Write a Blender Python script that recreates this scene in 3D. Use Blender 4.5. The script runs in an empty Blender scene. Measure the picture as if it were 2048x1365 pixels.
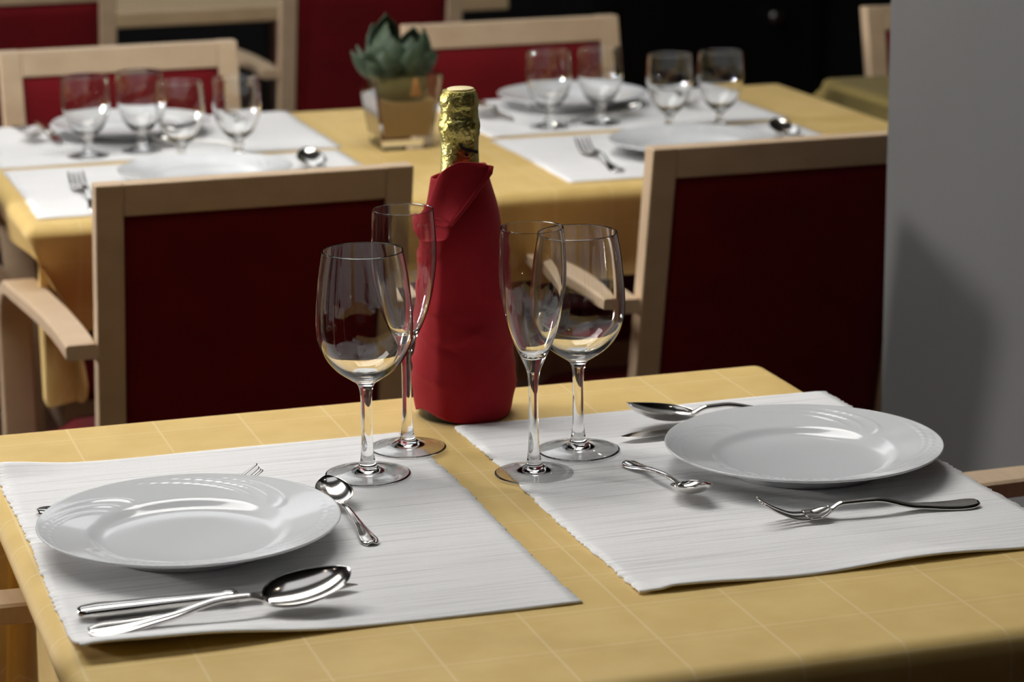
import bpy, bmesh, math, random
import numpy as np
from mathutils import Matrix, Vector
random.seed(4)
C = bpy.context.scene.collection
PI = math.pi

# ---------------------------------------------------------------- camera, world, exposure
sc = bpy.context.scene
cd = bpy.data.cameras.new('camera'); cam = bpy.data.objects.new('camera', cd); C.objects.link(cam)
cam.matrix_world = Matrix(((0.9528404, 0.0830053, -0.2918994, -0.63798),
                           (-0.3032836, 0.2265847, -0.9255693, -2.03642),
                           (-0.0106872, 0.9704481, 0.2410732, 1.42970),
                           (0, 0, 0, 1)))
cd.sensor_width = 36; cd.lens = 5296.14 * 36 / 2048; cd.clip_start = .05; cd.clip_end = 60
cd.dof.use_dof = True; cd.dof.focus_distance = 2.27; cd.dof.aperture_fstop = 8.0
sc.camera = cam
w = bpy.data.worlds.new('world'); sc.world = w; w.use_nodes = True
w.node_tree.nodes['Background'].inputs[0].default_value = (.9, .95, 1, 1)
w.node_tree.nodes['Background'].inputs[1].default_value = 0.001
sc.view_settings.view_transform = 'Standard'; sc.view_settings.look = 'None'
sc.view_settings.gamma = 1; sc.view_settings.use_curve_mapping = False
sc.view_settings.exposure = 0.0
sc.cycles.sample_clamp_indirect = 0.0   # keep the lamp's sparkle on the glasses
PANEL = 8.7           # strength of the ceiling light panels
FILL_FAR = 1.4           # dimmer far panel, added to whiten reflections in cutlery and plates
BULB = 80.0
LAMP = 620.0          # globe of the wall lamp on the left

# ---------------------------------------------------------------- materials
def mat(name, col, rough=.5, metal=0, **k):
    m = bpy.data.materials.new(name); m.use_nodes = True
    b = m.node_tree.nodes['Principled BSDF']
    b.inputs['Base Color'].default_value = (*col, 1); b.inputs['Roughness'].default_value = rough
    b.inputs['Metallic'].default_value = metal
    for a, v in k.items(): b.inputs[a.replace('_', ' ')].default_value = v
    return m
def nd(m, t, **k):
    n = m.node_tree.nodes.new(t)
    for a, v in k.items(): setattr(n, a, v)
    return n
def lk(m, a, b): m.node_tree.links.new(a, b)
def coords(m, scale=(1, 1, 1), out='Object'):
    tc = nd(m, 'ShaderNodeTexCoord'); mp = nd(m, 'ShaderNodeMapping'); mp.inputs['Scale'].default_value = scale
    lk(m, tc.outputs[out], mp.inputs[0]); return mp.outputs[0]
def noise(m, co, scale, detail=3):
    n = nd(m, 'ShaderNodeTexNoise'); n.inputs['Scale'].default_value = scale; n.inputs['Detail'].default_value = detail
    lk(m, co, n.inputs['Vector']); return n.outputs['Fac']
def ramp(m, f, stops):
    r = nd(m, 'ShaderNodeValToRGB'); e = r.color_ramp.elements
    e[0].position, e[0].color = stops[0][0], (*stops[0][1], 1); e[1].position, e[1].color = stops[-1][0], (*stops[-1][1], 1)
    for p, c in stops[1:-1]:
        x = e.new(p); x.color = (*c, 1)
    lk(m, f, r.inputs[0]); return r.outputs[0]
def math_(m, op, a, b=None, c=None):
    n = nd(m, 'ShaderNodeMath', operation=op)
    for i, v in enumerate((a, b, c)):
        if v is None: continue
        if isinstance(v, (int, float)): n.inputs[i].default_value = v
        else: lk(m, v, n.inputs[i])
    return n.outputs[0]
def bump(m, h, strength, dist, prev=None):
    b = nd(m, 'ShaderNodeBump'); b.inputs['Strength'].default_value = strength; b.inputs['Distance'].default_value = dist
    lk(m, h, b.inputs['Height'])
    if prev is not None: lk(m, prev, b.inputs['Normal'])
    lk(m, b.outputs[0], m.node_tree.nodes['Principled BSDF'].inputs['Normal']); return b.outputs[0]
def base(m, c): lk(m, c, m.node_tree.nodes['Principled BSDF'].inputs['Base Color'])

def wood_mat(name, a, b, scale=(6, 40, 6)):
    m = mat(name, a, .42); co = coords(m, scale); base(m, ramp(m, noise(m, co, 3.0, 4), [(.3, b), (.7, a)]))
    bump(m, noise(m, co, 8, 2), .08, .002); return m
WOOD = wood_mat('pale_beech', (.60, .45, .30), (.52, .38, .245))
TBLWOOD = wood_mat('beech_table', (.56, .42, .25), (.48, .35, .2))
def fabric(name, a, b, rough=.9, sc_=900):
    m = mat(name, a, rough, Sheen_Weight=.05); co = coords(m)
    base(m, ramp(m, noise(m, co, 14, 4), [(.3, b), (.7, a)])); bump(m, noise(m, co, sc_, 2), .25, .0006)
    m.node_tree.nodes['Principled BSDF'].inputs['Specular IOR Level'].default_value = .2
    return m
RED = fabric('red_upholstery', (.155, .003, .006), (.125, .0025, .005))
NAP = fabric('crimson_napkin', (.33, .010, .018), (.27, .007, .013))
def cloth_mat():
    m = mat('yellow_damask', (.80, .57, .235), .62, Sheen_Weight=.1)
    tc = nd(m, 'ShaderNodeTexCoord'); sp = nd(m, 'ShaderNodeSeparateXYZ'); lk(m, tc.outputs['UV'], sp.inputs[0])
    def line(ax, off, period, w_):
        a = math_(m, 'ADD', sp.outputs[ax], off + 100 * period)
        f = math_(m, 'MODULO', a, period); f = math_(m, 'SUBTRACT', f, period / 2); f = math_(m, 'ABSOLUTE', f)
        return math_(m, 'LESS_THAN', f, w_)
    l = math_(m, 'MAXIMUM', line(0, -.012 + .041, .082, .0011), line(1, .1 + .0375, .075, .0009))
    l2 = math_(m, 'MULTIPLY', line(1, .11 + .0375, .075, .0006), .5)
    l = math_(m, 'MAXIMUM', l, l2)
    nz = noise(m, tc.outputs['UV'], 22, 4)
    c1 = ramp(m, nz, [(.38, (.76, .525, .165)), (.62, (.81, .575, .195))])
    mx = nd(m, 'ShaderNodeMix', data_type='RGBA'); lk(m, math_(m, 'MULTIPLY', l, .5), mx.inputs[0]); lk(m, c1, mx.inputs[6]); mx.inputs[7].default_value = (.93, .74, .38, 1)
    base(m, mx.outputs[2])
    n1 = bump(m, noise(m, tc.outputs['UV'], 1400, 1), .12, .0004)
    n2 = bump(m, l, .3, .0006, n1)
    bump(m, noise(m, tc.outputs['UV'], 9, 2), .25, .004, n2)
    out = m.node_tree.nodes['Material Output']; b = m.node_tree.nodes['Principled BSDF']
    tr = nd(m, 'ShaderNodeBsdfTranslucent'); tr.inputs[0].default_value = (.80, .42, .08, 1)
    ms = nd(m, 'ShaderNodeMixShader'); ms.inputs[0].default_value = .13
    lk(m, b.outputs[0], ms.inputs[1]); lk(m, tr.outputs[0], ms.inputs[2]); lk(m, ms.outputs[0], out.inputs[0])
    return m
CLOTH = cloth_mat()
SHADED_CLOTH = fabric('shaded_yellow_cloth', (.20, .15, .045), (.17, .13, .04))  # yellow cloth in dim light, the shade put into its base colour
def mat_mat():
    m = mat('white_ribbed_cotton', (.80, .80, .80), .9)
    m.node_tree.nodes['Principled BSDF'].inputs['Specular IOR Level'].default_value = .15
    co = coords(m); sp = nd(m, 'ShaderNodeSeparateXYZ'); lk(m, co, sp.inputs[0])
    st = coords(m, (9, 420, 1)); n1 = noise(m, st, 1.0, 2)
    rib = math_(m, 'SINE', math_(m, 'MULTIPLY', sp.outputs[1], 2 * PI / .0024))
    h = math_(m, 'ADD', math_(m, 'MULTIPLY', rib, .35), math_(m, 'MULTIPLY', n1, 1.6))
    bump(m, h, .55, .0007)
    base(m, ramp(m, noise(m, coords(m, (5, 260, 1)), 1.0, 3), [(.32, (.64, .64, .64)), (.44, (.79, .79, .79)), (.7, (.82, .82, .82))]))
    return m
MAT = mat_mat()
PORC = mat('white_porcelain', (.69, .71, .725), .10)
def steel(name, r=.09):
    m = mat(name, (.72, .70, .67), r, 1.0); co = coords(m)
    base(m, ramp(m, noise(m, co, 60, 3), [(.3, (.66, .64, .61)), (.7, (.76, .74, .71))])); return m
STEEL = steel('polished_steel', .14)
def glass(name, col=(1, 1, 1), ior=1.47, rough=0.0):
    m = mat(name, col, rough, Transmission_Weight=1.0, IOR=ior); return m
GLASS = glass('clear_glass', (.985, .99, .985))
BOTG = glass('dark_green_glass', (.05, .10, .04))
def foil_mat():
    m = mat('gold_foil', (.60, .53, .16), .36, 1.0); co = coords(m)
    n = bump(m, noise(m, co, 230, 3), .8, .002); bump(m, noise(m, co, 500, 2), .3, .0008, n)
    base(m, ramp(m, noise(m, co, 80, 3), [(.3, (.50, .43, .12)), (.7, (.66, .60, .22))])); return m
FOIL = foil_mat()
PAPER = mat('cream_cap_disc', (.80, .68, .38), .5, .3)
BLACK = mat('black_ink', (.012, .010, .008), .6)
DARKGAP = mat('black_plastic', (.02, .02, .02), .6)
SAND = fabric('fine_tan_sand', (.46, .29, .12), (.40, .25, .10), 1.0, 400)
SOIL = fabric('dark_moss', (.09, .09, .02), (.05, .045, .012), 1.0, 300)
TERRA = mat('orange_clay', (.45, .17, .04), .8)
def leaf_mat():
    m = mat('succulent_leaf', (.05, .095, .05), .6); co = coords(m)
    base(m, ramp(m, noise(m, co, 45, 4), [(.3, (.012, .028, .013)), (.5, (.028, .055, .027)), (.75, (.08, .11, .06))]))
    bump(m, noise(m, co, 120, 2), .3, .002); return m
LEAF = leaf_mat()
def plaster(name, a, b):
    m = mat(name, a, .85); co = coords(m); base(m, ramp(m, noise(m, co, 5, 4), [(.3, b), (.7, a)])); bump(m, noise(m, co, 260, 3), .15, .001); return m
PILLAR = plaster('grey_painted_plaster', (.115, .115, .115), (.107, .107, .107))
DARKWALL = plaster('black_painted_wall', (.008, .008, .008), (.005, .005, .005))
DARKSIDE = plaster('dark_side_wall', (.015, .012, .009), (.012, .010, .008))
CEIL = plaster('ceiling_white', (.05, .05, .05), (.045, .045, .045))
DOOR = mat('black_door_paint', (.011, .010, .009), .35)
def floor_mat():
    m = mat('reddish_brown_boards', (.04, .016, .007), .4); co = coords(m, (1, 14, 1))
    base(m, ramp(m, noise(m, co, 4, 4), [(.3, (.028, .011, .005)), (.7, (.05, .02, .009))])); return m
FLOOR = floor_mat()
def emit(name, col, s):
    m = bpy.data.materials.new(name); m.use_nodes = True; n = m.node_tree; n.nodes.clear()
    e = n.nodes.new('ShaderNodeEmission'); e.inputs[0].default_value = (*col, 1); e.inputs[1].default_value = s
    o = n.nodes.new('ShaderNodeOutputMaterial'); n.links.new(e.outputs[0], o.inputs[0]); return m
EPANEL = emit('light_panel_glow', (1.0, .975, .94), PANEL)
EFILL_FAR = emit('far_fill_glow', (.96, .98, 1.0), FILL_FAR)
EFILL_NEAR = emit('near_fill_glow', (.98, .98, 1.0), .75)  # unseen near panel, added to give the spoon bowls white reflections
EBULB = emit('bulb_glow', (1.0, .86, .68), BULB)
ELAMP = emit('lamp_globe_glow', (1.0, .96, .92), LAMP)
WHITE = mat('white_metal_trim', (.7, .7, .7), .4)

# ---------------------------------------------------------------- helpers
def link(name, me, m, parent=None, loc=None, rot=None, smooth=True, **props):
    o = bpy.data.objects.new(name, me); C.objects.link(o)
    if m is not None and not me.materials: me.materials.append(m)
    if parent is not None: o.parent = parent
    if loc is not None: o.location = loc
    if rot is not None: o.rotation_euler = rot
    for k, v in props.items(): o[k] = v
    return o
def mesh(name, V, F, smooth=True, uv=None):
    me = bpy.data.meshes.new(name); me.from_pydata([tuple(map(float, v)) for v in V], [], F)
    if uv is not None:
        l = me.uv_layers.new(name='UVMap')
        for lp in me.loops: l.data[lp.index].uv = uv[lp.vertex_index]
    bm = bmesh.new(); bm.from_mesh(me); bmesh.ops.recalc_face_normals(bm, faces=bm.faces); bm.to_mesh(me); bm.free()
    if smooth:
        for p in me.polygons: p.use_smooth = True
    return me
def thing(name, label, cat, loc=(0, 0, 0), rz=0, group=None):
    o = bpy.data.objects.new(name, None); C.objects.link(o); o.empty_display_size = .05
    o.location = loc; o.rotation_euler = (0, 0, rz); o['label'] = label; o['category'] = cat
    if group: o['group'] = group
    return o
def tag(o, label, cat, group=None):
    o['label'] = label; o['category'] = cat
    if group: o['group'] = group
    return o
def box_me(name, boxes, bev=.003, seg=2):
    """boxes: (x0,x1,y0,y1,z0,z1) or 8 explicit corners"""
    bm = bmesh.new()
    for b in boxes:
        if len(b) == 6:
            x0, x1, y0, y1, z0, z1 = b
            P8 = [(x0, y0, z0), (x1, y0, z0), (x1, y1, z0), (x0, y1, z0), (x0, y0, z1), (x1, y0, z1), (x1, y1, z1), (x0, y1, z1)]
        else: P8 = b
        v = [bm.verts.new(p) for p in P8]
        for f in ((3, 2, 1, 0), (4, 5, 6, 7), (0, 1, 5, 4), (1, 2, 6, 5), (2, 3, 7, 6), (3, 0, 4, 7)): bm.faces.new([v[i] for i in f])
    if bev: bmesh.ops.bevel(bm, geom=list(bm.edges), offset=bev, segments=seg, affect='EDGES', profile=.5)
    bmesh.ops.recalc_face_normals(bm, faces=bm.faces)
    me = bpy.data.meshes.new(name); bm.to_mesh(me); bm.free()
    return me
def lathe(name, prof, n=64, close=False, fn=None):
    """prof: list of (r,z); r==0 makes poles"""
    V = []; F = []; idx = []
    for r, z in prof:
        if r <= 1e-7: idx.append([len(V)]); V.append((0, 0, z))
        else:
            idx.append(list(range(len(V), len(V) + n)))
            for i in range(n):
                a = 2 * PI * i / n; rr, zz = (r, z) if fn is None else fn(r, z, a)
                V.append((rr * math.cos(a), rr * math.sin(a), zz))
    for a, b in zip(idx[:-1], idx[1:]):
        for i in range(n):
            j = (i + 1) % n
            if len(a) == 1 and len(b) == 1: continue
            if len(a) == 1: F.append((a[0], b[i], b[j]))
            elif len(b) == 1: F.append((a[i], a[j], b[0]))
            else: F.append((a[i], a[j], b[j], b[i]))
    return mesh(name, V, F)
def spline(keys, s):
    """smooth (monotone-ish) interpolation through keys [(x, y)]"""
    k = np.array(keys); x, y = k[:, 0], k[:, 1]
    d = np.diff(y) / np.diff(x); m_ = np.zeros(len(x)); m_[0] = d[0]; m_[-1] = d[-1]
    for i in range(1, len(x) - 1): m_[i] = 0 if d[i - 1] * d[i] <= 0 else 2 * d[i - 1] * d[i] / (d[i - 1] + d[i])
    s = np.clip(s, x[0], x[-1]); i = np.clip(np.searchsorted(x, s) - 1, 0, len(x) - 2)
    h = x[i + 1] - x[i]; t = (s - x[i]) / h
    return ((2 * t**3 - 3 * t**2 + 1) * y[i] + (t**3 - 2 * t**2 + t) * h * m_[i] + (-2 * t**3 + 3 * t**2) * y[i + 1] + (t**3 - t**2) * h * m_[i + 1])
def smooth_profile(pts, n=6):
    """Catmull-Rom through (r,z) points"""
    out = []; P = [pts[0]] + list(pts) + [pts[-1]]
    for i in range(1, len(P) - 2):
        p0, p1, p2, p3 = [np.array(q, float) for q in P[i - 1:i + 3]]
        for k in range(n):
            t = k / n
            q = .5 * ((2 * p1) + (-p0 + p2) * t + (2 * p0 - 5 * p1 + 4 * p2 - p3) * t * t + (-p0 + 3 * p1 - 3 * p2 + p3) * t**3)
            out.append((max(0, float(q[0])), float(q[1])))
    out.append(tuple(pts[-1])); return out
def shell(name, top, bot):
    """closed sheet from two equally shaped point grids [i][j]"""
    n, m_ = len(top), len(top[0]); V = [p for r in top for p in r] + [p for r in bot for p in r]; N = n * m_; F = []
    g = lambda i, j, o=0: o + i * m_ + j
    for i in range(n - 1):
        for j in range(m_ - 1):
            F.append((g(i, j), g(i + 1, j), g(i + 1, j + 1), g(i, j + 1)))
            F.append((g(i, j, N), g(i, j + 1, N), g(i + 1, j + 1, N), g(i + 1, j, N)))
    ring = [(i, 0) for i in range(n)] + [(n - 1, j) for j in range(1, m_)] + [(i, m_ - 1) for i in range(n - 2, -1, -1)] + [(0, j) for j in range(m_ - 2, 0, -1)]
    for a, b in zip(ring, ring[1:] + ring[:1]): F.append((g(*a), g(*b), g(*b, N), g(*a, N)))
    return mesh(name, V, F)
def sweep_strip(name, path, wx0, wx1, th, n_bev=.003):
    """rectangular strip: path in the yz plane, width wx0..wx1 along x, thickness th"""
    P = np.array(path, float); T = np.gradient(P, axis=0); T /= np.linalg.norm(T, axis=1)[:, None]
    N = np.stack([-T[:, 1], T[:, 0]], 1); V = []; F = []; b = n_bev
    h = th / 2
    sec = [(wx0 + b, -h), (wx1 - b, -h), (wx1, -h + b), (wx1, h - b), (wx1 - b, h), (wx0 + b, h), (wx0, h - b), (wx0, -h + b)]
    k = len(sec)
    y_0, y_1 = P[:, 0].min(), P[:, 0].max(); sg = 1 if wx0 > 0 else -1
    for p, nn in zip(P, N):
        u = (p[0] - y_0) / (y_1 - y_0); u = u * u * (3 - 2 * u)
        for x, o in sec: V.append((x + sg * (.020 * u + .008 * u * ((abs(x) - abs(wx0 if sg > 0 else wx1)) / .038)), p[0] + nn[0] * o, p[1] + nn[1] * o))
    for i in range(len(P) - 1):
        for j in range(k):
            a = i * k + j; c = i * k + (j + 1) % k; F.append((a, c, c + k, a + k))
    F.append(tuple(range(k))[::-1]); F.append(tuple(range((len(P) - 1) * k, len(P) * k)))
    return mesh(name, V, F, smooth=False)

# ---------------------------------------------------------------- room shell
def struct(name, me, m, parent=None):
    o = link(name, me, m, parent)
    if parent is None: o['kind'] = 'structure'
    return o
struct('floor', box_me('floor', [(-4, 5, -4.5, 6.6, -.1, 0)], 0), FLOOR)
struct('ceiling', box_me('ceiling', [(-4, 5, -4.5, 6.6, 2.75, 2.85)], 0), CEIL)
struct('wall_back', box_me('wall_back', [(-4, 5, 6.5, 6.6, 0, 2.75)], 0), DARKWALL)
struct('wall_left', box_me('wall_left', [(-4.1, -4, -4.5, 6.6, 0, 2.75)], 0), DARKSIDE)
struct('wall_right', box_me('wall_right', [(5, 5.1, -4.5, 6.6, 0, 2.75)], 0), DARKSIDE)
struct('wall_front', box_me('wall_front', [(-4, 5, -4.6, -4.5, 0, 2.75)], 0), DARKSIDE)
d1 = struct('door_1', box_me('door', [(2.42, 3.12, 6.455, 6.5, 0, 2.05)], .004), DOOR)
link('door_knob', lathe('knob', smooth_profile([(0, 0), (.022, .002), (.026, .014), (.018, .026), (.011, .034), (.012, .05)]), 20), STEEL, d1, (3.0, 6.40, .30), (-PI / 2, 0, 0))
link('door_frame', box_me('door_frame', [(2.36, 2.42, 6.44, 6.5, 0, 2.1), (3.12, 3.18, 6.44, 6.5, 0, 2.1), (2.36, 3.18, 6.44, 6.5, 2.05, 2.11)], .003), DOOR, d1)
struct('wall_pillar', box_me('wall_pillar', [(.75, 1.22, .33, .849, 0, 2.75)], .004), PILLAR)

def ceiling_panel(x, y, sx, sy, label, m=EPANEL):
    t = thing('ceiling_light', label, 'ceiling light', (x, y, 2.69), 0, 'square ceiling light panels')
    link('frame', box_me('frame', [(-sx - .03, sx + .03, -sy - .03, -sy, 0, .06), (-sx - .03, sx + .03, sy, sy + .03, 0, .06), (-sx - .03, -sx, -sy, sy, 0, .06), (sx, sx + .03, -sy, sy, 0, .06)], .003), WHITE, t)
    link('diffuser', box_me('diffuser', [(-sx, sx, -sy, sy, .01, .055)], 0), m, t)
ceiling_panel(-.50, 1.10, 1.20, .42, 'bright square ceiling panel above the tables out of frame')
ceiling_panel(-.30, 4.20, 1.60, 1.00, 'large dimmer fill panel added over the far row of chairs out of frame', EFILL_FAR)
ceiling_panel(-.60, -.62, .90, .46, 'dim fill panel added above and in front of the nearest table out of frame', EFILL_NEAR)
def bulb(x, y, label):
    t = thing('ceiling_spotlight', label, 'spotlight', (x, y, 2.70), 0, 'small recessed ceiling spotlights')
    link('trim_ring', lathe('ring', [(.03, .05), (.045, .05), (.047, 0), (.04, -.004), (.032, 0), (.03, .05)], 24), WHITE, t)
    link('bulb', lathe('bulb', smooth_profile([(0, .0), (.014, .003), (.02, .014), (.014, .03), (0, .034)], 3), 16), EBULB, t)
for x, y, l in ((-2.2, -.9, 'behind the camera at far left'), (-1.5, -1.3, 'behind the camera nearer the middle'), (.6, -.6, 'just in front of the nearest table'),
             (1.75, .8, 'right of the grey pillar'), (1.6, 3.2, 'over the far right seats'), (-1.8, 3.4, 'over the far left seats')):
    bulb(x, y, 'small warm recessed ceiling spotlight ' + l)

fl = thing('floor_lamp', 'slender floor lamp with small glowing globe at far left out of frame', 'lamp', (-3.4, 2.72, 0))
link('base', lathe('base', smooth_profile([(0, 0), (.14, 0), (.15, .008), (.14, .016), (.03, .022), (.012, .04)], 3), 32), DARKGAP, fl)
link('pole', lathe('pole', [(0, .03), (.010, .03), (.010, 1.15), (0, 1.15)], 16), DARKGAP, fl)
link('globe', lathe('globe', [(.128 * math.sin(PI * k / 16), 1.29 - .128 * math.cos(PI * k / 16)) for k in range(17)], 28), ELAMP, fl)
link('added_hood', lathe('added_hood', [(0, -.16), (.12, -.16), (.150, -.14), (.155, -.10), (.23, .30), (.234, .30), (.234, .29), (.160, -.11), (.155, -.15), (.125, -.167), (0, -.167)], 40), DARKGAP, fl, (0, 0, 1.29), (PI / 2 + .03, 0, PI / 2 - .46), label='black open hood added to keep stray lamp light off the room')  # hood added to cut the globe's bounce off floor, ceiling and left wall

# ---------------------------------------------------------------- tables and cloths
def dining_table(name, x0, x1, y0, y1, label, top_m=TBLWOOD, z=.747, ped=(0, 0), disc=1.0, group=None):
    cx, cy = (x0 + x1) / 2, (y0 + y1) / 2; t = thing(name, label, 'table', (cx, cy, 0), 0, group)
    link('tabletop', box_me('tabletop', [(x0 - cx, x1 - cx, y0 - cy, y1 - cy, z - .034, z)], .004), top_m, t)
    col = lathe('column', [(.035, .02), (.035, z - .036)], 24); ft = lathe('foot_disc', smooth_profile([(0, .0), (.19, .0), (.20, .006), (.19, .012), (.05, .022), (.036, .03)], 3), 40)
    link('pedestal', col, STEEL, t, (ped[0], ped[1], 0)); fp = link('foot_plate', ft, STEEL, t, (ped[0], ped[1], 0)); fp.scale = (disc, disc, 1)
    return t
def tablecloth(name, x0, x1, y0, y1, drop, corner, m, label, fold=.012, lean=None, seed=0, rr=.016, group=None, z0=.75, extra=None):
    """rounded-rectangle loops: flat top, rounded lip, then a hanging drape with folds; lean(side,s)->inward offset"""
    rng = random.Random(seed); ph = [rng.uniform(0, 6.28) for _ in range(8)]
    W_, H_ = x1 - x0, y1 - y0; cr = .018; per = 90; loop = []
    def add(px, py, nx, ny, side, dc): loop.append((px, py, nx, ny, side, dc))
    cn = 8
    seq = [(x0, y0, x1, y0, 0, -1, 0), (x1, y0, x1, y1, 1, 0, 1), (x1, y1, x0, y1, 0, 1, 2), (x0, y1, x0, y0, -1, 0, 3)]
    for ax, ay, bx, by, nx, ny, side in seq:
        L = math.hypot(bx - ax, by - ay); tx, ty = (bx - ax) / L, (by - ay) / L; n = int(L / .012)
        for i in range(n + 1):
            s = cr + (L - 2 * cr) * i / n; add(ax + tx * s, ay + ty * s, nx, ny, side, min(s, L - s))
        cx, cy = bx - tx * cr - nx * cr, by - ty * cr - ny * cr
        for i in range(1, cn):
            a = PI / 2 * i / cn; vx, vy = nx * math.cos(a) + tx * math.sin(a), ny * math.cos(a) + ty * math.sin(a)
            add(cx + vx * cr, cy + vy * cr, vx, vy, side if i < cn / 2 else (side + 1) % 4, 0)
    n = len(loop); V = []; F = []; UV = []; cx, cy = (x0 + x1) / 2, (y0 + y1) / 2; rings = []
    def ring(fn):
        rings.append(list(range(len(V), len(V) + n)))
        for k, q in enumerate(loop):
            x, y, z, u, v = fn(k, *q); V.append((x, y, z)); UV.append((u, v))
    V.append((cx, cy, z0)); UV.append((cx, cy))
    for f in (.2, .4, .6, .75, .88, .95):
        ring(lambda k, px, py, nx, ny, side, dc: (cx + (px - cx) * f, cy + (py - cy) * f, z0, cx + (px - cx) * f, cy + (py - cy) * f))
    for a in (0, 15, 30, 45, 60, 75, 90):
        A = math.radians(a)
        def f1(k, px, py, nx, ny, side, dc):
            i_ = rr * (1 - math.sin(A)); t = rr * A
            return (px - nx * i_, py - ny * i_, z0 - rr * (1 - math.cos(A)), px + nx * (t - rr), py + ny * (t - rr))
        ring(f1)
    M = 16
    for j in range(1, M + 1):
        g = j / M
        def f2(k, px, py, nx, ny, side, dc):
            d = drop * (extra(side, px, py) if extra else 1) + corner * math.exp(-(dc / .07)**2); t = d * g; s = k / n * 2 * (W_ + H_)
            wv = (math.sin(s * 22 + ph[0]) * .5 + math.sin(s * 41 + ph[1]) * .3 + math.sin(s * 9 + ph[2]) * .6)
            off = fold * wv * g**1.2 * (1 - .6 * math.exp(-(dc / .05)**2)) + .004 * g
            off += (.5 * fold + .02) * g * math.exp(-(dc / .03)**2) - .8 * fold * g * math.exp(-((dc - .09) / .04)**2)
            if lean: off += lean(side, px, py, t, dc)
            return (px + nx * off, py + ny * off, z0 - rr - t, px + nx * (rr * .57 + t), py + ny * (rr * .57 + t))
        ring(f2)
    for i in range(n): F.append((0, rings[0][i], rings[0][(i + 1) % n]))
    for a, b in zip(rings[:-1], rings[1:]):
        for i in range(n): F.append((a[i], a[(i + 1) % n], b[(i + 1) % n], b[i]))
    V2 = [(v[0], v[1], v[2]) for v in V]
    me = mesh(name, V2, F, uv=UV)
    o = link(name, me, m); tag(o, label, 'tablecloth', group); return o

def lean1(side, px, py, t, dc):
    o = 0
    if side == 3: o -= .055 * min(1, t / .06) * math.exp(-(max(0, abs(py - .06) - .30) / .1)**2)
    return o
dining_table('dining_table', -.385, .385, -.385, .385, 'square front dining table under the yellow cloth, nearest the camera', z=.7495)
tablecloth('tablecloth', -.412, .402, -.404, .402, .20, .10, CLOTH, 'yellow damask cloth with woven check lines on the nearest table', fold=.006, lean=lean1, seed=2)
dining_table('dining_table', -.20, 1.175, 1.395, 2.18, 'long dining table under yellow cloth behind the two chair backs', z=.7495, ped=(-.0975, -.068), disc=.5)
def lean2(side, px, py, t, dc):
    o = 0
    if side in (0, 3) and px < -.05 and py < 1.6: o -= .40 * min(t, .11) * math.exp(-(dc / .10)**2)
    if side == 0: o -= .02 * min(1, t / .1)
    if side == 3: o -= .25 * t
    return o
tablecloth('tablecloth', -.225, 1.193, 1.372, 2.196, .115, .12, CLOTH, 'yellow cloth with drooping corner on the longer middle table', fold=.014, lean=lean2, seed=5, extra=lambda side, px, py: 1 if side != 3 else .35 + .65 * math.exp(-((py - 1.372) / .10)**2))
dining_table('dining_table', .27, 1.17, 3.69, 4.45, 'bare pale wooden table behind the plant, right half of the far row', group=None)
dining_table('dining_table', -.60, .262, 3.75, 4.45, 'bare pale wooden table at far left behind the dark chair backs')
dining_table('dining_table', 1.29, 2.58, 1.45, 2.20, 'dim table under yellow cloth coloured dark for shade beside the grey pillar')
tablecloth('tablecloth', 1.275, 2.595, 1.43, 2.22, .03, .0, SHADED_CLOTH, 'yellow cloth with shade in its colour on the dim table beside the grey pillar', seed=9)

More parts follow.
